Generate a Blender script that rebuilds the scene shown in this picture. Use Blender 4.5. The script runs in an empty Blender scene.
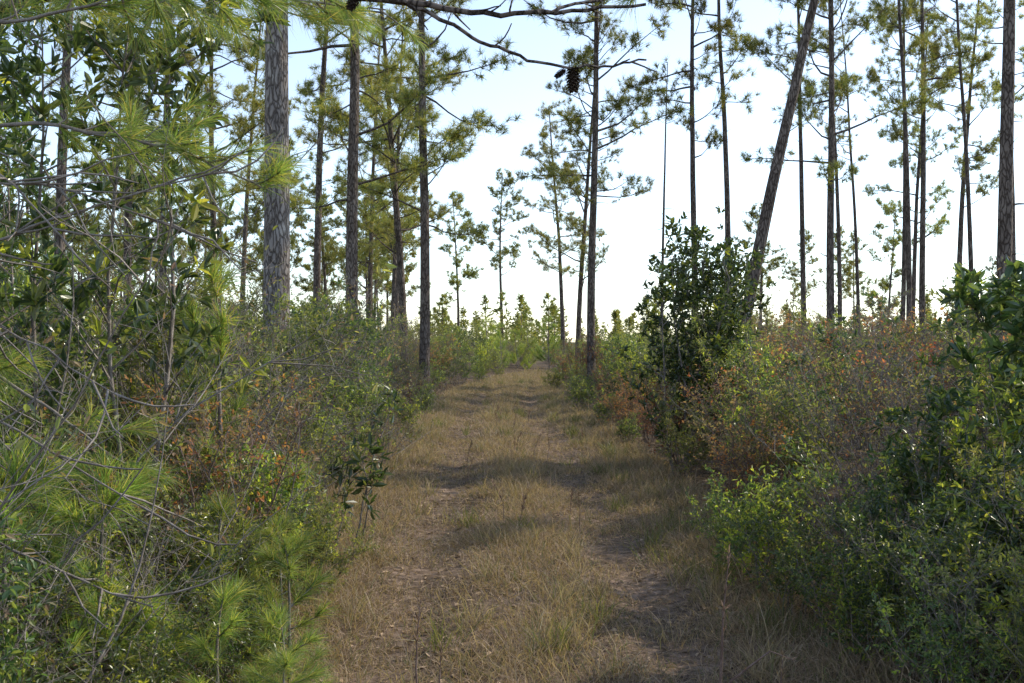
import bpy, math
import numpy as np
from mathutils import Vector

SUN_AZ=math.radians(66); SUN_EL=math.radians(36)
rng=np.random.default_rng(11)
scene=bpy.context.scene

def nrm(a): return a/np.maximum(np.linalg.norm(a,axis=-1,keepdims=True),1e-9)
def A(*a): return np.array(a,dtype=float)

# ------------------------------------------------------------- mesh builder
class MB:
    def __init__(s): s.v=[]; s.n=0; s.f=[]
    def add(s,v,f,m,smooth=False):
        v=np.asarray(v,dtype=np.float32).reshape(-1,3); f=np.asarray(f,dtype=np.int64)
        s.v.append(v); s.f.append((f+s.n,m,smooth)); s.n+=len(v)
    def more(s,f,m,off,smooth=False):
        s.f.append((np.asarray(f,dtype=np.int64)+off,m,smooth))
    def mesh(s,name,mats):
        me=bpy.data.meshes.new(name)
        V=np.concatenate(s.v)
        loops=np.concatenate([f.ravel() for f,_,_ in s.f]).astype(np.int32)
        tot=np.concatenate([np.full(len(f),f.shape[1]) for f,_,_ in s.f])
        mi=np.concatenate([np.full(len(f),m) for f,m,_ in s.f]).astype(np.int32)
        sm=np.concatenate([np.full(len(f),b) for f,_,b in s.f]).astype(bool)
        start=np.concatenate([[0],np.cumsum(tot)[:-1]]).astype(np.int32)
        me.vertices.add(len(V)); me.vertices.foreach_set('co',V.ravel())
        me.loops.add(len(loops)); me.loops.foreach_set('vertex_index',loops)
        me.polygons.add(len(tot)); me.polygons.foreach_set('loop_start',start)
        for m in mats: me.materials.append(m)
        me.polygons.foreach_set('material_index',mi)
        me.polygons.foreach_set('use_smooth',sm)
        me.update(calc_edges=True)
        return me
    def tube(s,P,R,k=5,m=0,smooth=True):
        P=np.asarray(P,float); n=len(P); R=np.asarray(R,float)
        T=nrm(np.gradient(P,axis=0))
        ref=A(0.31,0.95,0.05) if abs(T[0,2])>0.6 else A(0.05,0.1,1.0)
        U=nrm(np.cross(T,ref)); W=np.cross(T,U)
        a=np.arange(k)*2*np.pi/k
        V=P[:,None,:]+R[:,None,None]*(U[:,None,:]*np.cos(a)[None,:,None]+W[:,None,:]*np.sin(a)[None,:,None])
        i=np.arange(n-1)[:,None]*k; j=np.arange(k)[None,:]; j2=(j+1)%k
        F=np.stack([i+j,i+j2,i+k+j2,i+k+j],-1).reshape(-1,4)
        s.add(V,F,m,smooth)
    def twigs(s,P,D,L,r,m=0):
        n=len(P); ref=nrm(rng.normal(size=(n,3)))
        U=nrm(np.cross(D,ref)); W=np.cross(D,U)
        vs=[P+r[:,None]*(U*math.cos(a)+W*math.sin(a)) for a in (0,2.094,4.189)]
        vs.append(P+D*L[:,None])
        V=np.stack(vs,1)
        b=np.arange(n)[:,None]*4
        F=np.concatenate([b+np.array([0,1,3]),b+np.array([1,2,3]),b+np.array([2,0,3])])
        s.add(V,F,m,False)
    def leaves(s,P,D,L,W,m=0,flat=0.7,fold=0.3,droop=0.15,upn=None):
        n=len(P); D=nrm(D)
        up=A(0,0,1)+rng.normal(size=(n,3))*flat if upn is None else upn
        S=nrm(np.cross(D,up)); N=np.cross(S,D)
        L=L[:,None]; W=W[:,None]
        def pt(u,w,z): return P+D*L*u+S*W*w+N*(abs(w)*fold*W)-N*L*droop*z
        V=np.stack([pt(0,0,0),pt(.32,.46,.15),pt(.70,.40,.5),pt(1,0,1),pt(.70,-.40,.5),pt(.32,-.46,.15)],1)
        b=np.arange(n)[:,None]*6
        s.add(V,np.concatenate([b+np.array([0,3,2,1]),b+np.array([0,5,4,3])]),m,False)
    def blades(s,P,D,L,W,m=0,bend=None):
        n=len(P); D=nrm(D)
        S=nrm(np.cross(D,nrm(rng.normal(size=(n,3)))))
        L=L[:,None]; W=W[:,None]
        if bend is None: bend=np.zeros((n,3))
        mid=P+D*L*.55+bend*L*.22; tip=P+D*L+bend*L
        V=np.stack([P-S*W/2,P+S*W/2,mid+S*W*.4,mid-S*W*.4,tip],1)
        b=np.arange(n)[:,None]*5
        off=s.n
        s.add(V,b+np.array([0,1,2,3]),m,False)
        s.more(b+np.array([3,2,4]),m,off,False)
    def needles(s,P,D,L,W,m=0):
        n=len(P); D=nrm(D); S=nrm(np.cross(D,nrm(rng.normal(size=(n,3)))))
        V=np.stack([P-S*W[:,None]/2,P+S*W[:,None]/2,P+D*L[:,None]],1)
        s.add(V,np.arange(n)[:,None]*3+np.array([0,1,2]),m,False)
    def tufts(s,P,D,K,L,W,m=0,spread=.75,near=False,back=.12):
        n=len(P); PP=np.repeat(P,K,0); DD=np.repeat(D,K,0)
        N=len(PP)
        d=nrm(DD*0.75+rng.normal(size=(N,3))*spread*.62)
        b=PP-DD*rng.uniform(0,back,(N,1))
        l=L*rng.uniform(.7,1.1,N)
        if near: s.blades(b,d,l,np.full(N,W),m,bend=A(0,0,-1)*rng.uniform(.0,.35,(N,1)))
        else: s.needles(b,d,l,np.full(N,W)*rng.uniform(.7,1.3,N),m)

def path(p,d,L,n,wob,up=0.0):
    P=[np.array(p,float)]; d=nrm(np.array(d,float)); ds=[]
    for i in range(n):
        d=nrm(d+rng.normal(size=3)*wob+A(0,0,up)); P.append(P[-1]+d*L/n); ds.append(d)
    ds.append(d)
    return np.array(P),np.array(ds)
def samp(P,Ds,t):
    x=np.clip(t,0,.9999)*(len(P)-1); i=x.astype(int); f=(x-i)[:,None]
    return P[i]*(1-f)+P[i+1]*f, Ds[i]

# ------------------------------------------------------------- materials
def newmat(name):
    m=bpy.data.materials.new(name); m.use_nodes=True; nt=m.node_tree; nt.nodes.clear()
    return m,nt,nt.nodes,nt.links
def ramp(nodes,stops,mode='LINEAR'):
    r=nodes.new('ShaderNodeValToRGB'); r.color_ramp.interpolation=mode
    e=r.color_ramp.elements
    while len(e)<len(stops): e.new(.5)
    for x,(p,c) in zip(e,stops): x.position=p; x.color=(*c,1)
    return r
def leaf_mat(name,cols,transl=.35,rough=.5,spec=.4,tb=1.6,vary=.3):
    m,nt,N,K=newmat(name)
    out=N.new('ShaderNodeOutputMaterial'); geo=N.new('ShaderNodeNewGeometry'); oi=N.new('ShaderNodeObjectInfo')
    r=ramp(N,[(i/(max(len(cols)-1,1)),c) for i,c in enumerate(cols)])
    K.new(geo.outputs['Random Per Island'],r.inputs[0])
    hsv=N.new('ShaderNodeHueSaturation')
    mr=N.new('ShaderNodeMapRange'); mr.inputs[3].default_value=1-vary; mr.inputs[4].default_value=1+vary
    K.new(oi.outputs['Random'],mr.inputs[0]); K.new(mr.outputs[0],hsv.inputs['Value'])
    mr2=N.new('ShaderNodeMapRange'); mr2.inputs[3].default_value=.482; mr2.inputs[4].default_value=.515
    ml=N.new('ShaderNodeMath'); ml.operation='FRACT'; mm=N.new('ShaderNodeMath'); mm.operation='MULTIPLY'; mm.inputs[1].default_value=7.3
    K.new(oi.outputs['Random'],mm.inputs[0]); K.new(mm.outputs[0],ml.inputs[0]); K.new(ml.outputs[0],mr2.inputs[0]); K.new(mr2.outputs[0],hsv.inputs['Hue'])
    K.new(r.outputs[0],hsv.inputs['Color'])
    p=N.new('ShaderNodeBsdfPrincipled'); p.inputs['Roughness'].default_value=rough
    p.inputs['Specular IOR Level'].default_value=spec
    K.new(hsv.outputs[0],p.inputs['Base Color'])
    if transl>0:
        t=N.new('ShaderNodeBsdfTranslucent')
        mx=N.new('ShaderNodeMix'); mx.data_type='RGBA'; mx.blend_type='MULTIPLY'; mx.inputs[0].default_value=1
        mx.inputs[7].default_value=(tb*1.15,tb*1.15,tb*.55,1)
        K.new(hsv.outputs[0],mx.inputs[6]); K.new(mx.outputs[2],t.inputs[0])
        s=N.new('ShaderNodeMixShader'); s.inputs[0].default_value=transl
        K.new(p.outputs[0],s.inputs[1]); K.new(t.outputs[0],s.inputs[2]); K.new(s.outputs[0],out.inputs[0])
    else: K.new(p.outputs[0],out.inputs[0])
    return m
def bark_mat(name,c1,c2,c3,sc=1.0,bump=.6):
    m,nt,N,K=newmat(name)
    out=N.new('ShaderNodeOutputMaterial'); tc=N.new('ShaderNodeTexCoord'); mp=N.new('ShaderNodeMapping')
    mp.inputs['Scale'].default_value=(1,1,.28); K.new(tc.outputs['Object'],mp.inputs[0])
    v=N.new('ShaderNodeTexVoronoi'); v.feature='DISTANCE_TO_EDGE'; v.inputs['Scale'].default_value=22*sc
    n0=N.new('ShaderNodeTexNoise'); n0.inputs['Scale'].default_value=9*sc; n0.inputs['Detail'].default_value=5
    mxv=N.new('ShaderNodeMix'); mxv.data_type='RGBA'; mxv.inputs[0].default_value=.12
    K.new(mp.outputs[0],n0.inputs[0]); K.new(mp.outputs[0],mxv.inputs[6]); K.new(n0.outputs[1],mxv.inputs[7]); K.new(mxv.outputs[2],v.inputs[0])
    n=N.new('ShaderNodeTexNoise'); n.inputs['Scale'].default_value=3*sc; n.inputs['Detail'].default_value=8; K.new(tc.outputs['Object'],n.inputs[0])
    r=ramp(N,[(.3,c1),(.5,c2),(.72,c3)]); K.new(n.outputs[0],r.inputs[0])
    r2=ramp(N,[(0,(.3,.27,.25)),(.18,(1,1,1))]); K.new(v.outputs[0],r2.inputs[0])
    mx=N.new('ShaderNodeMix'); mx.data_type='RGBA'; mx.blend_type='MULTIPLY'; mx.inputs[0].default_value=1
    K.new(r.outputs[0],mx.inputs[6]); K.new(r2.outputs[0],mx.inputs[7])
    p=N.new('ShaderNodeBsdfPrincipled'); p.inputs['Roughness'].default_value=.9; p.inputs['Specular IOR Level'].default_value=.15
    b=N.new('ShaderNodeBump'); b.inputs['Strength'].default_value=bump; b.inputs['Distance'].default_value=.03
    K.new(r2.outputs[0],b.inputs['Height']); K.new(b.outputs[0],p.inputs['Normal'])
    K.new(mx.outputs[2],p.inputs['Base Color']); K.new(p.outputs[0],out.inputs[0])
    return m
def soil_mat(name,stops,sc):
    m,nt,N,K=newmat(name)
    out=N.new('ShaderNodeOutputMaterial'); tc=N.new('ShaderNodeTexCoord')
    n=N.new('ShaderNodeTexNoise'); n.inputs['Scale'].default_value=sc; n.inputs['Detail'].default_value=10; n.inputs['Roughness'].default_value=.7
    n2=N.new('ShaderNodeTexNoise'); n2.inputs['Scale'].default_value=sc*18; n2.inputs['Detail'].default_value=6
    K.new(tc.outputs['Object'],n.inputs[0]); K.new(tc.outputs['Object'],n2.inputs[0])
    r=ramp(N,stops); K.new(n.outputs[0],r.inputs[0])
    r2=ramp(N,[(.3,(.38,.35,.33)),(.7,(1.3,1.25,1.2))]); K.new(n2.outputs[0],r2.inputs[0])
    mx=N.new('ShaderNodeMix'); mx.data_type='RGBA'; mx.blend_type='MULTIPLY'; mx.inputs[0].default_value=1
    K.new(r.outputs[0],mx.inputs[6]); K.new(r2.outputs[0],mx.inputs[7])
    p=N.new('ShaderNodeBsdfPrincipled'); p.inputs['Roughness'].default_value=.95; p.inputs['Specular IOR Level'].default_value=.1
    b=N.new('ShaderNodeBump'); b.inputs['Strength'].default_value=.7; b.inputs['Distance'].default_value=.02
    K.new(n2.outputs[0],b.inputs['Height']); K.new(b.outputs[0],p.inputs['Normal'])
    K.new(mx.outputs[2],p.inputs['Base Color']); K.new(p.outputs[0],out.inputs[0])
    return m

M_gall=leaf_mat('gallberry_leaf',[(.038,.068,.026),(.062,.10,.034),(.11,.145,.048),(.21,.215,.065)],.42,.34,.65,2.0)
M_myrt=leaf_mat('wax_myrtle_leaf',[(.07,.09,.04),(.12,.14,.055),(.18,.19,.07),(.27,.235,.10)],.45,.45,.45,1.9)
M_bay=leaf_mat('bay_leaf',[(.026,.052,.024),(.045,.078,.03),(.075,.11,.04),(.15,.17,.05)],.36,.28,.65,2.0)
M_yel=leaf_mat('yellow_green_leaf',[(.18,.235,.05),(.27,.31,.06),(.38,.37,.08)],.52,.5,.35,1.8)
M_brn=leaf_mat('brown_leaf',[(.15,.095,.068),(.22,.145,.10),(.30,.20,.135),(.17,.155,.085)],.42,.6,.3)
M_red=leaf_mat('rust_leaf',[(.28,.10,.055),(.38,.14,.07),(.42,.21,.10)],.45,.6,.3)
M_need=leaf_mat('pine_needle',[(.085,.12,.045),(.135,.16,.055),(.21,.205,.065),(.34,.27,.09)],.42,.5,.35,1.8)
M_needn=leaf_mat('pine_needle_near',[(.10,.17,.055),(.155,.235,.07),(.24,.29,.08),(.42,.33,.13)],.48,.4,.4,1.8)
M_grass=leaf_mat('dry_grass_blade',[(.18,.13,.095),(.31,.23,.165),(.48,.375,.27),(.38,.295,.20),(.25,.20,.13),(.11,.15,.055)],.35,.6,.3,1.2,0)
M_litter=leaf_mat('straw_litter',[(.12,.08,.058),(.28,.185,.125),(.46,.32,.225)],.1,.7,.2,1.2,0)
M_twig=bark_mat('twig_bark',(.17,.145,.125),(.27,.235,.21),(.40,.36,.33),6,.2)
M_twigr=bark_mat('reddish_twig_bark',(.16,.105,.09),(.24,.17,.145),(.31,.24,.21),6,.2)
M_bark=bark_mat('pine_bark',(.10,.078,.066),(.155,.125,.108),(.24,.20,.175),1.0,.8)
M_bark2=bark_mat('grey_pine_bark',(.16,.14,.13),(.25,.22,.205),(.36,.335,.31),1.0,.8)
M_cone=leaf_mat('cone_scale',[(.04,.028,.02),(.075,.055,.04)],.0,.7,.2,1,0)
M_soil=soil_mat('forest_soil',[(.3,(.06,.045,.032)),(.5,(.11,.08,.055)),(.7,(.17,.13,.09))],.8)
M_path=soil_mat('path_soil',[(.3,(.07,.053,.042)),(.48,(.15,.113,.088)),(.62,(.27,.20,.155)),(.75,(.17,.145,.095))],.9)

# ------------------------------------------------------------- terrain
CY=A(-20,0,5,11,17,22,32,44,50,60,90); CX=A(.1,.1,.15,.06,-.12,-.3,-.05,.65,1.1,1.6,3.5); CW=A(1.2,1.2,1.15,1.2,1.25,1.25,1.1,.8,.1,-.2,-.2)
def cx(y): return np.interp(y,CY,CX)
def cw(y): return np.interp(y,CY,CW)
def gh(x,y):
    x=np.asarray(x,float); y=np.asarray(y,float)
    c=x-cx(y)
    h=.03*np.sin(x*.7+y*.23)+.03*np.sin(y*.41-x*.3+1)+.05*np.sin(y*.11+x*.09)
    h=h-.06*np.exp(-((np.abs(c)-.7)/.25)**2)+.10*(1-np.exp(-(np.maximum(np.abs(c)-cw(y),0)/1.2)**2))
    return h*np.exp(-(np.maximum(y-80,0)/60)**2)
def cn(x,y,s,ph=0.0):
    x=x/s+ph; y=y/s-ph*1.7
    return (np.sin(x*1.3+y*.7)+np.sin(-x*.9+y*1.7+2)+np.sin(x*2.3-y*1.1+4)+np.sin(x*.5+y*2.9+1))/4
def grid(xs,ys,dz):
    X,Y=np.meshgrid(xs,ys); Z=gh(X,Y)+dz
    nx=len(xs); i=np.arange(len(ys)-1)[:,None]*nx; j=np.arange(nx-1)[None,:]
    return np.stack([X,Y,Z],-1).reshape(-1,3),np.stack([i+j,i+j+1,i+nx+j+1,i+nx+j],-1).reshape(-1,4)
def link(name,me,loc=(0,0,0),rz=0,sc=(1,1,1),tilt=(0,0)):
    o=bpy.data.objects.new(name,me); scene.collection.objects.link(o)
    o.location=loc; o.rotation_euler=(tilt[0],tilt[1],rz); o.scale=sc
    return o
xs=np.concatenate([[-900,-400,-200,-100,-60,-40,-30,-20],np.arange(-14,14.01,.2),[20,30,40,60,100,200,400,900]])
ys=np.concatenate([[-300,-100,-40],np.arange(-20,70,.25),[75,85,100,130,200,400,900,2000]])
mb=MB(); v,f=grid(xs,ys,0); mb.add(v,f,0,True); link('ground',mb.mesh('ground',[M_soil]))
mb=MB(); ys=np.arange(-15,50,.2); us=np.linspace(-1,1,21)
Y=np.repeat(ys[:,None],21,1); W=cw(ys)[:,None]*(1+.12*np.sin(ys*1.7)[:,None]+.1*np.sin(ys*3.9+1)[:,None])
X=cx(ys)[:,None]+us[None,:]*(W+.25); Z=gh(X,Y)+.018-.02*np.abs(us[None,:])**6
i=np.arange(len(ys)-1)[:,None]*21; j=np.arange(20)[None,:]
mb.add(np.stack([X,Y,Z],-1),np.stack([i+j,i+j+1,i+22+j,i+21+j],-1).reshape(-1,4),0,True)
link('dirt_path',mb.mesh('dirt_path',[M_path]))

def grass():
    mb=MB(); n=230000
    y=np.exp(rng.uniform(math.log(2.6),math.log(52),n)); side=rng.uniform(-1,1,n)
    c=side*(cw(y)+.7); x=cx(y)+c
    cl=cn(x,y,.35)+.6*cn(x,y,1.1,3)
    edge=np.clip((np.abs(c)-cw(y)+.35)/.6,0,1); mid=np.exp(-(c/.35)**2)
    rut=np.exp(-((np.abs(c)-.7)/.2)**2)
    keep=rng.uniform(size=n)<np.clip(.62+.55*cl+.3*edge+.35*mid-.25*rut,.08,1)
    x,y,c,edge,mid,cl=[a[keep] for a in (x,y,c,edge,mid,cl)]; n=len(x)
    L=(.04+.05*rng.uniform(size=n)+.06*np.clip(cl,0,1)+.14*edge*rng.uniform(.2,1,n)+.10*mid*rng.uniform(size=n))
    tall=rng.uniform(size=n)<.014; L=np.where(tall,L*2.6,L)
    P=np.stack([x,y,gh(x,y)+.01],-1)
    D=A(0,0,1)+rng.normal(size=(n,3))*A(.75,.75,.2); D[:,2]=np.abs(D[:,2])+.15
    D[tall]=A(0,0,1)+rng.normal(size=(tall.sum(),3))*.18
    Wd=(.0022+.00022*y)*rng.uniform(.7,1.4,n)
    mb.blades(P,D,L,Wd,0,bend=rng.normal(size=(n,3))*A(.35,.35,.0)-A(0,0,.15))
    link('dry_grass',mb.mesh('dry_grass',[M_grass]))
    mb=MB()
    for k in range(220):
        yy=math.exp(rng.uniform(math.log(4.2),math.log(45))); s=rng.choice([-1,1])
        off=(cw(yy)+rng.uniform(-.3,.4))*s if rng.uniform()<.6 else rng.normal()*.35
        xx=cx(yy)+off; K=rng.integers(25,70)
        p=np.tile(A(xx,yy,float(gh(xx,yy))),(K,1))+rng.normal(size=(K,3))*A(.05,.05,0)
        D=A(0,0,1)+rng.normal(size=(K,3))*A(.38,.38,0)
        mb.blades(p,D,rng.uniform(.12,.34,K),np.full(K,.0032+.00015*yy),0 if rng.uniform()<.7 else 1,bend=nrm(rng.normal(size=(K,3)))*A(.35,.35,0)-A(0,0,.2))
    link('grass_tussocks',mb.mesh('grass_tussocks',[M_grass,M_myrt]))
    mb=MB(); n=80000
    y=np.exp(rng.uniform(math.log(2.6),math.log(40),n)); x=cx(y)+rng.uniform(-1,1,n)*(cw(y)+2.0)
    P=np.stack([x,y,gh(x,y)+.026],-1); a=rng.uniform(0,6.28,n)
    D=np.stack([np.cos(a),np.sin(a),rng.normal(size=n)*.12],-1)
    mb.needles(P,D,rng.uniform(.06,.2,n),.0018+.0002*y,0)
    n=10000
    y=np.exp(rng.uniform(math.log(2.6),math.log(30),n)); x=cx(y)+rng.uniform(-1,1,n)*(cw(y)+2.0)
    P=np.stack([x,y,gh(x,y)+.028],-1); a=rng.uniform(0,6.28,n)
    D=np.stack([np.cos(a),np.sin(a),rng.normal(size=n)*.2],-1)
    mb.leaves(P,D,rng.uniform(.025,.07,n),rng.uniform(.012,.03,n),0,flat=.4)
    link('leaf_litter',mb.mesh('leaf_litter',[M_litter]))
grass()

# ------------------------------------------------------------- shrubs
def shrub(name,mats,H=1.8,spread=.35,stems=10,r0=.15,br=9,Lb=.5,tw=7,tl=.16,lv=8,leaf=(.04,.016),f0=.15,flat=.7,up=.25,
          sr=.008,leafprob=1.0,m2=0.0,whorl=False,wob=.14):
    mb=MB(); tP=[];tD=[];tL=[]
    for s in range(stems):
        a=rng.uniform(0,6.28); rr=rng.uniform(0,1)**.5
        L=H*rng.uniform(.5,1.1)
        P,D=path((math.cos(a)*r0*rr,math.sin(a)*r0*rr,-.03),(math.cos(a)*spread*rr,math.sin(a)*spread*rr,1),L,8,wob,.06)
        mb.tube(P,np.linspace(sr*rng.uniform(.7,1.3),.002,9),5,0)
        t=rng.uniform(f0,1,br); bp,bd=samp(P,D,t)
        for q in range(br):
            d=nrm(bd[q]*.45+nrm(rng.normal(size=3)*A(1,1,.3))*.8+A(0,0,.15))
            l=Lb*(1.15-.6*t[q])*rng.uniform(.5,1.1)
            P2,D2=path(bp[q],d,l,4,wob*1.3,.08)
            mb.tube(P2,np.linspace(max(sr*.42,.002),.0012,5),3,0)
            tt=rng.uniform(.2,1,tw); tp,td=samp(P2,D2,tt)
            tP.append(tp); tD.append(nrm(td*.6+rng.normal(size=(tw,3))*.55+A(0,0,up))); tL.append(tl*rng.uniform(.5,1.15,tw))
        tw2=8; tt=rng.uniform(.5,1,tw2); tp,td=samp(P,D,tt)
        tP.append(tp); tD.append(nrm(td*.6+rng.normal(size=(tw2,3))*.5)); tL.append(tl*rng.uniform(.5,1.15,tw2))
    tP=np.concatenate(tP);tD=np.concatenate(tD);tL=np.concatenate(tL)
    mb.twigs(tP,tD,tL,np.full(len(tP),.0016),0)
    n=len(tP); k=rng.uniform(size=n)<leafprob; tP,tD,tL=tP[k],tD[k],tL[k]; n=len(tP)
    t=rng.uniform(.55 if whorl else .1,1.0,(n,lv)); 
    P=(tP[:,None,:]+tD[:,None,:]*(tL[:,None]*t)[...,None]).reshape(-1,3)
    D=np.repeat(tD,lv,0); D=nrm(D*.55+rng.normal(size=D.shape)*.6+A(0,0,.12))
    N=len(P); sc=rng.uniform(.6,1.15,N)
    sel=np.repeat(rng.uniform(size=n)<m2,lv)
    for mi,q in ((1,~sel),(2,sel)):
        if q.sum(): mb.leaves(P[q],D[q],leaf[0]*sc[q],leaf[1]*sc[q],mi,flat=flat)
    return mb.mesh(name,mats)

V={}
V['gallberry_shrub']=[shrub('gallberry_shrub',[M_twig,M_gall,M_yel],H=1.7,stems=10,br=10,tw=7,lv=7,leaf=(.045,.020),m2=m,leafprob=.92) for m in (.05,.12,.2)]
V['wax_myrtle_shrub']=[shrub('wax_myrtle_shrub',[M_twig,M_myrt,M_yel],H=1.9,stems=11,br=10,tw=7,lv=8,leaf=(.055,.015),m2=.07,up=.5,leafprob=.92) for _ in range(3)]
V['blueberry_shrub']=[shrub('blueberry_shrub',[M_twigr,M_brn,M_red],H=1.6,stems=14,br=11,tw=8,lv=4,leaf=(.036,.018),leafprob=.65,m2=.3) for _ in range(2)]
V['bare_twig_shrub']=[shrub('bare_twig_shrub',[M_twig,M_brn,M_myrt],H=1.9,stems=15,br=11,Lb=.6,tw=8,tl=.22,lv=4,leaf=(.038,.015),leafprob=.32,m2=.55) for _ in range(2)]
V['red_maple_sapling']=[shrub('red_maple_sapling',[M_twigr,M_red,M_brn],H=1.9,stems=6,br=9,tw=7,lv=4,leaf=(.055,.042),leafprob=.65,m2=.4)]
V['fetterbush_shrub']=[shrub('fetterbush_shrub',[M_twig,M_yel,M_gall],H=1.5,stems=9,br=9,tw=6,lv=6,leaf=(.06,.025),m2=.65) for _ in range(2)]
V['bay_shrub']=[shrub('bay_shrub',[M_twig,M_bay,M_yel],H=2.0,stems=6,br=11,Lb=.6,tw=6,tl=.15,lv=7,leaf=(.09,.03),m2=.05,whorl=True,f0=.25) for _ in range(2)]

def young_pine(name,H,near=True,K=95,nl=.19,w=.0034,nb=18):
    mb=MB(); P,D=path((0,0,-.03),(0,0,1),H,8,.05,.1)
    mb.tube(P,np.linspace(.006+.008*H,.004,9),6,0)
    tp=[P[-1]];td=[A(0,0,1)]
    t=np.sort(rng.uniform(.05,.95,nb)); bp,bd=samp(P,D,t)
    for q in range(nb):
        a=rng.uniform(0,6.28); d=A(math.cos(a),math.sin(a),.5); l=H*.42*(1.1-t[q])*rng.uniform(.6,1)+.08
        P2,D2=path(bp[q],d,l,4,.1,.14); mb.tube(P2,np.linspace(.006,.003,5),4,0)
        k=max(2,int(l/.12)); tt=np.linspace(.4,1,k); a1,a2=samp(P2,D2,tt); tp+=list(a1); td+=list(a2)
    mb.tufts(np.array(tp),np.array(td),K,nl,w,1,spread=.55,near=near,back=.08)
    return mb.mesh(name,[M_twig,M_needn])
V['young_pine']=[young_pine('young_pine',1.3),young_pine('young_pine',1.7,nb=22)]
YPB=[young_pine('young_pine',1.1,K=100,nl=.19,w=.0026,nb=14),young_pine('young_pine',1.0,K=100,nl=.18,w=.0026,nb=12)]

def scatter():
    y=1.6; rs=np.random.default_rng(5)
    while y<75:
        cell=.66+.032*y
        x=-(.56*y+4)
        while x<.56*y+5:
            px=x+rs.uniform(-.45,.45)*cell; py=y+rs.uniform(-.45,.45)*cell
            off=abs(px-cx(py))-cw(py); side=1 if px>cx(py) else -1
            x+=cell
            if off<.2: continue
            if math.hypot(px,py)<2.3: continue
            if side<0 and px>-1.75 and py<4.6: continue
            if off>2.2 and rs.uniform()<.25: continue
            hh=np.interp(off,[.2,.8,1.6,4],[.65,1.2,1.75,1.9])*rs.uniform(.62,1.17)
            if side<0: hh*=1.12
            if off>1.0 and py>9 and rs.uniform()<.12: hh*=1.35
            if side>0 and py<8: hh*=.84
            z=cn(px,py,2.2,side*5.0)
            if side<0: w=dict(gallberry_shrub=.32,wax_myrtle_shrub=.28,bare_twig_shrub=.32,bay_shrub=.14,blueberry_shrub=.06,young_pine=.04,red_maple_sapling=.0,fetterbush_shrub=.07)
            else: w=dict(gallberry_shrub=.22,wax_myrtle_shrub=.24,bare_twig_shrub=.28,bay_shrub=.09,blueberry_shrub=.20,young_pine=.01,red_maple_sapling=.015,fetterbush_shrub=.09)
            if z>.2: w['blueberry_shrub']*=2.0; w['bare_twig_shrub']*=1.7
            if z<-.3: w['gallberry_shrub']*=2.5
            if side>0 and 7.5<py<17 and .24<px/py<.5: w['blueberry_shrub']=1.1
            if side>0 and 9<py<19 and .33<px/py<.47: w['red_maple_sapling']=.55
            if py>40: w['wax_myrtle_shrub']*=3.5; w['young_pine']=.2; w['blueberry_shrub']*=.3; w['fetterbush_shrub']*=4
            if side>0 and py<6.5: w['gallberry_shrub']*=3; w['bay_shrub']*=3; w['bare_twig_shrub']*=1.3; w['blueberry_shrub']=.05; w['red_maple_sapling']=0
            ks=list(w); p=np.array([w[k] for k in ks]); k=ks[rs.choice(len(ks),p=p/p.sum())]
            me=V[k][rs.integers(len(V[k]))]
            base={'gallberry_shrub':1.7,'wax_myrtle_shrub':1.9,'blueberry_shrub':1.6,'bare_twig_shrub':1.9,'red_maple_sapling':1.8,'fetterbush_shrub':1.5,'bay_shrub':2.0,'young_pine':1.6}[k]
            s=hh/base; lean=-side*.18 if off<.9 else 0
            link(k,me,(px,py,float(gh(px,py))),rs.uniform(0,6.28),(s*rs.uniform(.95,1.25),s*rs.uniform(.95,1.25),s),(rs.normal()*.06,rs.normal()*.06+lean*.4))
        y+=cell
scatter()

def bay_tree(name,H,spread=.12,stems=2,br=16,Lb=.9,tw=8,lv=8,leaf=(.10,.034),f0=.3,prob=1,m2=.06):
    return shrub(name,[M_twig,M_bay,M_yel],H=H,spread=spread,stems=stems,r0=.12,br=br,Lb=Lb,tw=tw,tl=.18,lv=lv,leaf=leaf,f0=f0,flat=.8,sr=.018,m2=m2,whorl=True,wob=.09,leafprob=prob)
def put(name,me,x,y,rz=0,s=1,tilt=(0,0),sh=1.0): return link(name,me,(x,y,float(gh(x,y))),rz,(s*sh,s*sh,s),tilt)
b1=bay_tree('bay_tree',4.4,br=20,prob=.9); b2=bay_tree('bay_tree',4.2,br=17,stems=2,prob=.75); b3=bay_tree('bay_tree',3.3,stems=6,br=16,Lb=.7,f0=.12,leaf=(.085,.032),spread=.2)
b4=bay_tree('bay_tree',2.7,stems=3,br=10,Lb=.45,f0=.55,leaf=(.11,.04),tw=8,spread=.05,m2=0)
put('bay_tree',b1,-1.95,5.2,1.0); put('bay_tree',b2,-2.45,4.6,2.2); put('bay_tree',b1,-3.6,6.6,4.0,1.0); put('bay_tree',b2,-4.8,8.4,.3,1.1)
put('bay_tree',b1,-2.9,5.6,5.0,1.0)
put('bay_tree',b2,-6.4,12,2.3,1.0)
put('bay_tree',b3,2.1,12.2,.4,1.05); put('bay_tree',b3,2.65,12.7,2.4,.98); put('bay_tree',b4,3.15,5.8,1.0,1.0)
put('bay_tree',b4,7.2,14.5,2.0,1.0)
bs=shrub('bay_sapling',[M_twig,M_bay,M_bay],H=1.25,spread=.15,stems=3,br=6,Lb=.25,tw=3,tl=.08,lv=3,leaf=(.11,.036),f0=.25,whorl=True)
put('bay_sapling',bs,-1.15,7.0,0,.95)
bare=shrub('bare_sapling',[M_twig,M_brn,M_myrt],H=3.0,spread=.55,stems=5,br=9,Lb=1.0,tw=8,tl=.3,lv=3,leaf=(.05,.02),leafprob=.2,sr=.009,m2=.6,wob=.17,f0=.2)
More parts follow.
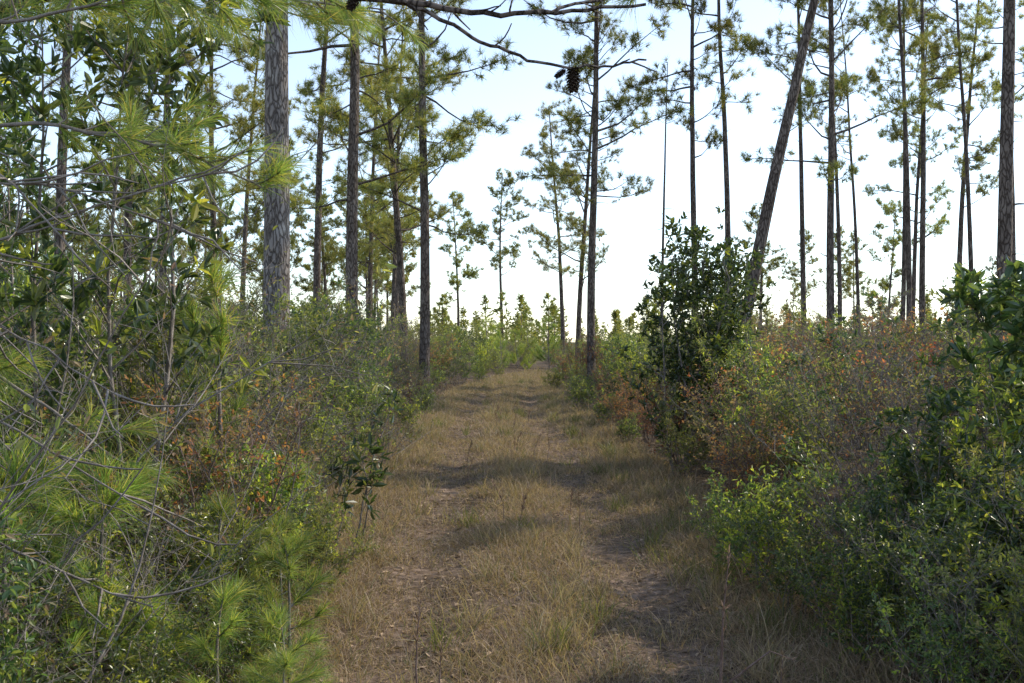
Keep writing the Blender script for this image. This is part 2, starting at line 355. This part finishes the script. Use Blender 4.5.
for (x,y,r,s) in [(-2.0,3.7,.5,1),(-2.7,4.8,2.5,1.1),(-3.4,7.5,4,1.2),(4.4,9,1,.7),(-1.75,3.2,3.5,.75),(2.3,9.5,3,.6),(-1.6,4.0,5.2,.55),(-1.45,3.3,1.2,.45),(-1.5,5.6,2.2,.7),(-2.2,6.4,.2,.9),(1.9,4.6,.8,.42),(2.6,7.2,2,.65),(5.8,12,2,.8),(2.5,4.2,4,.52),(2.1,5.8,5,.5),(1.85,3.9,2.3,.4)]:
    put('bare_sapling',bare,x,y,r,s)
put('young_pine',YPB[0],-.98,4.35,.3,.62,sh=1.2); put('young_pine',YPB[1],-1.12,3.75,1.4,.62,sh=1.2)
put('young_pine',YPB[1],-1.4,4.7,2,.8); put('young_pine',YPB[0],-1.6,3.9,3,1.0); put('young_pine',YPB[1],-.92,3.95,4,.5,sh=1.3)
put('young_pine',YPB[0],-.85,3.5,5,.42,sh=1.4); put('young_pine',YPB[1],-1.8,3.5,1,1.15); put('young_pine',YPB[0],-1.15,5.0,1,.6,sh=1.1)
put('young_pine',V['young_pine'][1],-1.9,6.3,2,1.2)
F=V['fetterbush_shrub']; G=V['gallberry_shrub']; Bs=V['bay_shrub']; My=V['wax_myrtle_shrub']
put('fetterbush_shrub',F[0],1.5,6.0,.3,.62); put('fetterbush_shrub',F[1],2.6,5.0,.3,.95); put('fetterbush_shrub',F[0],2.15,3.9,2,.6); put('fetterbush_shrub',F[1],1.62,4.5,4,.42)
for (x,y,s) in [(1.65,4.9,.45),(1.75,4.2,.48),(1.72,3.7,.40),(2.3,3.4,.6),(1.55,5.4,.40),(2.0,5.2,.6),(1.5,6.4,.4)]:
    put('gallberry_shrub',G[int(y*10)%3],x,y,y*7,s,sh=1.15)
put('wax_myrtle_shrub',My[0],2.4,4.3,1,.62); put('wax_myrtle_shrub',My[2],2.0,3.5,1,.42)
put('bay_shrub',Bs[0],2.25,4.5,1,.6); put('bay_shrub',Bs[1],1.95,4.7,3,.42); put('bay_shrub',Bs[1],2.45,5.3,4,.7)
for (x,y,s) in [(-1.75,4.9,.6),(-1.5,5.3,.6),(-1.5,3.0,.45),(-1.9,3.3,.6),(-1.35,3.4,.38),(-1.3,4.05,.4),(-1.3,5.9,.45)]: put('gallberry_shrub',G[int(y*10)%3],x,y,y*7,s,sh=1.1)
put('fetterbush_shrub',F[0],-1.25,4.4,2,.42); put('fetterbush_shrub',F[1],-1.35,6.5,2,.5); put('fetterbush_shrub',F[1],-1.6,5.8,5,.7); put('fetterbush_shrub',F[0],-1.45,3.6,3,.4)

# ------------------------------------------------------------- pines
def pine(name,H,r,cb,bl,nb,lean=(0,0),sides=9,K=30,dead=7,wob=.012,curve=0,nl=.25,nw=.014,bare=False,bm=None):
    mb=MB(); n=16
    P=[A(0,0,-.1)]; d=nrm(A(lean[0],lean[1],1))
    for i in range(n):
        d=nrm(d+rng.normal(size=3)*A(wob,wob,0)+A(curve,0,0)); P.append(P[-1]+d*H/n)
    P=np.array(P); Ds=nrm(np.gradient(P,axis=0)); tt=np.linspace(0,1,n+1)
    R=r*(1-.82*tt**1.1); R[0]*=1.25
    mb.tube(P,R,sides,0)
    for q in range(dead):
        t=A(rng.uniform(.12,max(cb/H+.1,.3))); p,dd=samp(P,Ds,t); a=rng.uniform(0,6.28)
        L=rng.uniform(.25,1.1); P2,D2=path(p[0],(math.cos(a),math.sin(a),rng.uniform(-.1,.5)),L,4,.18,0)
        mb.tube(P2,np.linspace(.012,.004,5),3,0)
    if not bare:
        TP=[];TD=[]
        for q in range(nb):
            u=(q+rng.uniform())/nb; z=cb+(H-cb)*u**.9; t=A(z/H); p,dd=samp(P,Ds,np.clip(t,0,.99))
            a=rng.uniform(0,6.28); prof=np.interp(u,[0,.25,.6,1],[.8,1,.8,.2])
            L=bl*prof*rng.uniform(.35,1.2)
            P2,D2=path(p[0],(math.cos(a),math.sin(a),rng.uniform(-.2,.45)+.4*u),L,6,.16,.07)
            mb.tube(P2,np.linspace(.010+.009*L,.005,7),4,0)
            ns=max(4,int(L*5)); ts=rng.uniform(.42,1,ns); sp,sd=samp(P2,D2,ts)
            for w in range(ns):
                d2=nrm(sd[w]*.5+rng.normal(size=3)*A(.7,.7,.4)+A(0,0,.25)); l=rng.uniform(.25,.8)*(1.2-.5*ts[w])
                TPs=sp[w]+d2*l; mb.tube(np.array([sp[w],sp[w]+d2*l*.5+A(0,0,-.02),TPs]),[.007,.005,.004],3,0)
                for f in (.55,.8,1.0):
                    TP.append(sp[w]+d2*l*f+rng.normal(size=3)*.06); TD.append(nrm(d2+A(0,0,.4)+rng.normal(size=3)*.5))
            TP.append(P2[-1]); TD.append(D2[-1])
        TP.append(P[-1]); TD.append(A(0,0,1))
        mb.tufts(np.array(TP),np.array(TD),K,nl,nw,1,spread=1.1,back=.12)
    return mb.mesh(name,[bm or M_bark,M_need])
PA=[pine('pine_tree',17,.15,4.6,2.8,42),pine('pine_tree',18,.14,7.2,2.4,34),pine('pine_tree',16,.14,3.8,3.1,44),
    pine('pine_tree',17,.12,8.6,2.1,24),pine('pine_tree',15,.13,5.0,2.5,34),pine('pine_tree',17,.13,5.4,2.9,34)]
PF=[pine('pine_tree',16,.16,7.0,3.0,36,K=14,nl=.34,nw=.035,sides=6,dead=4),pine('pine_tree',15,.15,4.5,2.8,36,K=14,nl=.34,nw=.035,sides=6,dead=4)]
def tree(v,x,y,r=None,s=1.0,rz=None,sxy=None,tilt=(0,0)):
    sxy=s if sxy is None else sxy
    link('pine_tree',v,(x,y,float(gh(x,y))),rng.uniform(0,6.28) if rz is None else rz,(sxy,sxy,s),tilt)
link('pine_tree',pine('pine_tree',19,.19,8.5,2.6,30,sides=16,wob=.006,bm=M_bark2),(-3.13,13,float(gh(-3.13,13))))
tree(PA[1],-5.98,30,sxy=.95); tree(PA[0],-3.56,22,sxy=1.05); tree(PA[2],-3.48,32); tree(PA[0],-2.33,26)
tree(PA[4],-4.64,38,sxy=.8); tree(PA[2],-6.6,45); tree(PA[4],-8.6,24,sxy=.9); tree(PA[0],-11.7,30); tree(PA[2],-10.3,34); tree(PA[1],-12.4,45); tree(PA[3],-9.2,20)
tree(PF[1],-4.9,90); tree(PF[0],-.8,85,s=1.0); tree(PA[2],2.78,42,s=.98,sxy=.9); tree(PA[5],2.28,28); tree(PA[4],2.9,56,sxy=1.1)
link('dead_pine_snag',pine('dead_pine_snag',10.2,.06,9,1,1,bare=True,dead=10,wob=.004),(4.58,30,float(gh(4.58,30))))
tree(PA[1],5.6,30,sxy=.8); tree(PA[3],6.6,30,sxy=.95)
link('pine_tree',pine('leaning_pine_tree',14,.135,10,2.0,16,lean=(.2,0),curve=.004,dead=5),(3.85,18,float(gh(3.85,18))))
tree(PA[3],9.5,32,sxy=.85); tree(PA[5],8.46,26,sxy=.9); tree(PA[3],12.0,36,sxy=.8); tree(PA[3],13.4,34,sxy=.8,tilt=(0,-.06)); tree(PA[4],16.3,40,sxy=.85); tree(PA[1],12.5,30,sxy=.75)
tree(PA[3],8.0,16,rz=1.0,sxy=1.1)
tree(PA[3],16.8,33); tree(PA[1],19,42); tree(PA[3],10.9,27,sxy=.7); tree(PA[3],14.5,31,sxy=.75); tree(PA[3],15.5,44,sxy=.8)
for (x,y) in [(16,8),(22,17)]: tree(PA[3],x,y)
for (x,y) in [(-9,5),(-11,10)]: tree(PA[rng.integers(5)],x,y)
rs=np.random.default_rng(3)
for k in range(38):
    y=rs.uniform(50,120); tn=rs.uniform(-.62,-.10); tree(PF[rs.integers(2)],tn*y,y,s=rs.uniform(.7,1.05))
for k in range(14):
    y=rs.uniform(60,130); tn=rs.uniform(.17,.65); tree(PF[rs.integers(2)],tn*y,y,s=rs.uniform(.5,.8))
def dist():
    mb=MB(); r=np.random.default_rng(9); TP=[];TD=[]
    for k in range(420):
        y=r.uniform(75,190); x=r.uniform(-.7,.7)*y; H=r.uniform(2.5,6.0)
        mb.tube(np.array([[x,y,0],[x,y,H*.95]]),[.08,.02],4,0)
        n=60; t=r.uniform(.05,1,n)**.8; a=r.uniform(0,6.28,n); rr=(1.1-t)*H*.34*r.uniform(.3,1,n)
        TP.append(np.stack([x+np.cos(a)*rr,y+np.sin(a)*rr,t*H],-1)); TD.append(nrm(np.stack([np.cos(a),np.sin(a),np.full(n,.4)],-1)))
    mb.tufts(np.concatenate(TP),np.concatenate(TD),9,.5,.10,1,spread=1.2,back=.2)
    link('distant_trees',mb.mesh('distant_trees',[M_bark,M_need]))
dist()
for (x,y,s) in [(-.6,52,1.5),(.3,56,1.3),(1.0,60,1.6),(-1.3,55,1.7),(2.2,58,1.8)]: put('young_pine',V['young_pine'][1],x,y,rng.uniform(0,6),s)

# ------------------------------------------------------------- near pine with overhanging limbs and cones
def cone(mb,c,L,axis=A(0,0,-1)):
    R=L*.33; n=9; t=np.linspace(0,1,n)
    mb.tube(c+axis*(t*L)[:,None],R*.55*np.sin(np.pi*np.clip(t*.9+.08,0,1)),8,2)
    m=90; t=np.linspace(.02,.98,m); a=np.arange(m)*2.4
    rad=R*.45*np.sin(np.pi*(t*.85+.12)); U=nrm(np.cross(axis,A(.2,1,.1))); W=np.cross(axis,U)
    o=U*np.cos(a)[:,None]+W*np.sin(a)[:,None]
    mb.leaves(c+axis*(t*L)[:,None]+o*rad[:,None]*.8,o+axis*(.1+.6*t)[:,None],np.full(m,L*.26),np.full(m,L*.2),2,upn=np.tile(-axis,(m,1)),fold=.1)
def near_pine():
    mb=MB(); P=np.array([[-3.6,4.7,-.1],[-3.62,4.7,2],[-3.6,4.72,4],[-3.55,4.7,7],[-3.5,4.7,11]])
    mb.tube(P,[.14,.12,.11,.08,.02],12,3)
    def limb(pts,r0,r1,tuft,side=.35,dens=4.0,f0=.35,K=40,m=0):
        pts=np.array(pts,float); tt=np.linspace(0,1,len(pts)); u=np.linspace(0,1,len(pts)*5)
        Q=np.stack([np.interp(u,tt,pts[:,i]) for i in range(3)],-1)
        for _ in range(3): Q[1:-1]=(Q[:-2]+Q[1:-1]*2+Q[2:])/4
        Q+=rng.normal(size=Q.shape)*.005
        mb.tube(Q,np.linspace(r0,r1,len(Q)),6,m)
        D=nrm(np.gradient(Q,axis=0)); Ln=np.sum(np.linalg.norm(np.diff(Q,axis=0),axis=1))
        ns=int(Ln*dens); ts=rng.uniform(f0,1,ns); sp,sd=samp(Q,D,ts); tp=[];td=[]
        for w in range(ns):
            d=nrm(sd[w]*.6+rng.normal(size=3)*A(.6,.6,.45)); l=rng.uniform(.3,1)*side
            P2,D2=path(sp[w],d,l,4,.15,.05); mb.tube(P2,np.linspace(.005,.0025,5),4,m)
            if tuft:
                a,b=samp(P2,D2,A(.6,.8,1.0)); tp+=list(a); td+=list(b)
        if tuft: mb.tufts(np.array(tp),np.array(td),K,.17,.0024,1,spread=.6,near=True,back=.08)
    limb([(-3.6,4.7,2.8),(-2.2,4.5,3.2),(-.9,4.15,3.10),(-.47,4.1,3.02),(-.13,4.1,2.965),(.2,4.1,2.975),(.56,4.1,3.01)],.022,.006,False,.2,2.5,m=3)
    limb([(-.47,4.1,3.02),(-.34,4.1,2.97),(-.15,4.1,2.86),(.075,4.1,2.76),(.37,4.1,2.74),(.56,4.1,2.775)],.010,.004,False,.15,3,m=3)
    limb([(.1,4.1,2.97),(.5,4.3,3.12),(.9,4.5,3.2)],.008,.003,True,.2,4,.3,m=3)
    limb([(-3.6,4.7,2.2),(-2.3,4.35,2.6),(-1.5,4.2,2.45),(-1.05,4.2,2.25)],.012,.004,True,.32,8,.45)
    limb([(-3.6,4.7,3.1),(-2.5,4.5,3.25),(-1.5,4.3,3.1),(-.85,4.2,3.12)],.016,.004,True,.35,9,.3)
    limb([(-3.6,4.7,2.6),(-2.7,4.2,2.95),(-2.0,4.0,2.9),(-1.4,3.9,3.0)],.014,.004,True,.35,5,.3)
    limb([(-3.6,4.7,3.4),(-2.4,5.2,3.6),(-1.4,5.4,3.5),(-.7,5.5,3.45)],.016,.004,True,.4,6,.4)
    limb([(-3.6,4.7,1.8),(-2.6,4.1,1.7),(-2.0,3.9,1.45),(-1.6,3.8,1.2)],.012,.004,True,.3,4,.4)
    for pts in ([(-3.6,4.7,1.9),(-2.6,4.1,2.2),(-1.9,3.9,2.25),(-1.3,3.8,2.05)],[(-3.6,4.7,2.0),(-2.4,4.0,1.9),(-1.7,3.8,2.1),(-1.1,3.9,2.3)],
                [(-3.6,4.7,1.5),(-2.4,3.8,1.6),(-1.8,3.5,1.3),(-1.2,3.6,.9)],[(-3.6,4.7,1.7),(-2.5,3.7,1.95),(-1.9,3.4,1.75),(-1.35,3.4,1.4)],
                [(-3.6,4.7,2.3),(-2.5,3.9,2.5),(-1.9,3.6,2.25),(-1.5,3.5,1.85)],[(-3.6,4.7,1.2),(-2.4,3.6,1.2),(-1.7,3.3,.9),(-1.2,3.3,.7)]):
        limb(pts,.009,.0025,False,.5,6,.25)
    for z in (4.5,5.5,6.5,7.5,8.5):
        for a in (rng.uniform(0,6.28),rng.uniform(0,6.28)):
            limb([(-3.55,4.7,z),(-3.55+math.cos(a)*.9,4.7+math.sin(a)*.9,z+.3),(-3.55+math.cos(a)*1.8,4.7+math.sin(a)*1.8,z+.5)],.02,.005,True,.4,4,.3,K=25)
    cone(mb,A(.255,4.1,2.745),.095); cone(mb,A(-.63,4.1,3.07),.09,nrm(A(-.6,0,-1)))
    cone(mb,A(.225,4.12,2.74),.05,nrm(A(-.8,0,-.6)))
    link('overhanging_pine_tree',mb.mesh('overhanging_pine_tree',[M_twig,M_needn,M_cone,M_bark]))
near_pine()

def stalk(pts,seed=True,r=.0035):
    mb=MB(); pts=np.array(pts,float); mb.tube(pts,np.linspace(r,.0015,len(pts)),5,0)
    D=nrm(np.gradient(pts,axis=0)); n=40 if seed else 10
    p,d=samp(pts,D,rng.uniform(.55 if seed else .2,1,n))
    mb.leaves(p,nrm(d+rng.normal(size=(n,3))*.4),rng.uniform(.02,.05,n),np.full(n,.005),1)
    link('dry_weed_stalk',mb.mesh('dry_weed_stalk',[M_twigr,M_litter]))
stalk([(-.40,4.2,0),(-.41,4.2,.2),(-.405,4.2,.35),(-.39,4.2,.5)],r=.006)
stalk([(-.30,4.2,0),(-.31,4.2,.15),(-.30,4.2,.32)],r=.006)
stalk([(.84,4.0,0),(.85,4.0,.25),(.86,4.0,.5),(.885,4.0,.74)],r=.009)
stalk([(.84,4.05,0),(.9,4.05,.2),(1.05,4.0,.34),(1.16,4.0,.3)],False,.008)
stalk([(1.1,4.1,0),(1.12,4.1,.15),(1.13,4.1,.3)],r=.008)
for k in range(26):
    y=rng.uniform(6,26); x=float(cx(y))+rng.normal()*.35; h=rng.uniform(.2,.45)
    z=float(gh(x,y)); stalk([(x,y,z),(x+rng.normal()*.02,y,z+h*.5),(x+rng.normal()*.06,y,z+h)])

# ------------------------------------------------------------- light, sky, camera
w=bpy.data.worlds.new('World'); scene.world=w; w.use_nodes=True; nt=w.node_tree; nt.nodes.clear()
o=nt.nodes.new('ShaderNodeOutputWorld'); bg=nt.nodes.new('ShaderNodeBackground'); sk=nt.nodes.new('ShaderNodeTexSky')
sk.sky_type='NISHITA'; sk.sun_disc=False; sk.sun_elevation=SUN_EL; sk.sun_rotation=SUN_AZ; sk.dust_density=.15; sk.air_density=1.0; sk.altitude=0; sk.ozone_density=2.5
hs=nt.nodes.new('ShaderNodeHueSaturation'); hs.inputs['Saturation'].default_value=.75; hs.inputs['Value'].default_value=2.0
nt.links.new(sk.outputs[0],hs.inputs['Color'])
bg.inputs[1].default_value=.15; nt.links.new(hs.outputs[0],bg.inputs[0]); nt.links.new(bg.outputs[0],o.inputs[0])
sd=bpy.data.lights.new('sun','SUN'); sd.energy=5; sd.angle=math.radians(.5); sd.color=(1,.91,.72)
so=bpy.data.objects.new('sun',sd); scene.collection.objects.link(so)
sv=Vector((math.sin(SUN_AZ)*math.cos(SUN_EL),math.cos(SUN_AZ)*math.cos(SUN_EL),math.sin(SUN_EL)))
so.rotation_euler=sv.to_track_quat('Z','Y').to_euler()
cd=bpy.data.cameras.new('camera'); co=bpy.data.objects.new('camera',cd); scene.collection.objects.link(co)
co.location=(0,0,1.6); co.rotation_euler=(math.radians(90),0,0); cd.sensor_width=36; cd.lens=983/1024*36; cd.clip_end=5000; cd.clip_start=.05
scene.camera=co
scene.view_settings.view_transform='Standard'; scene.view_settings.look='None'; scene.view_settings.exposure=0
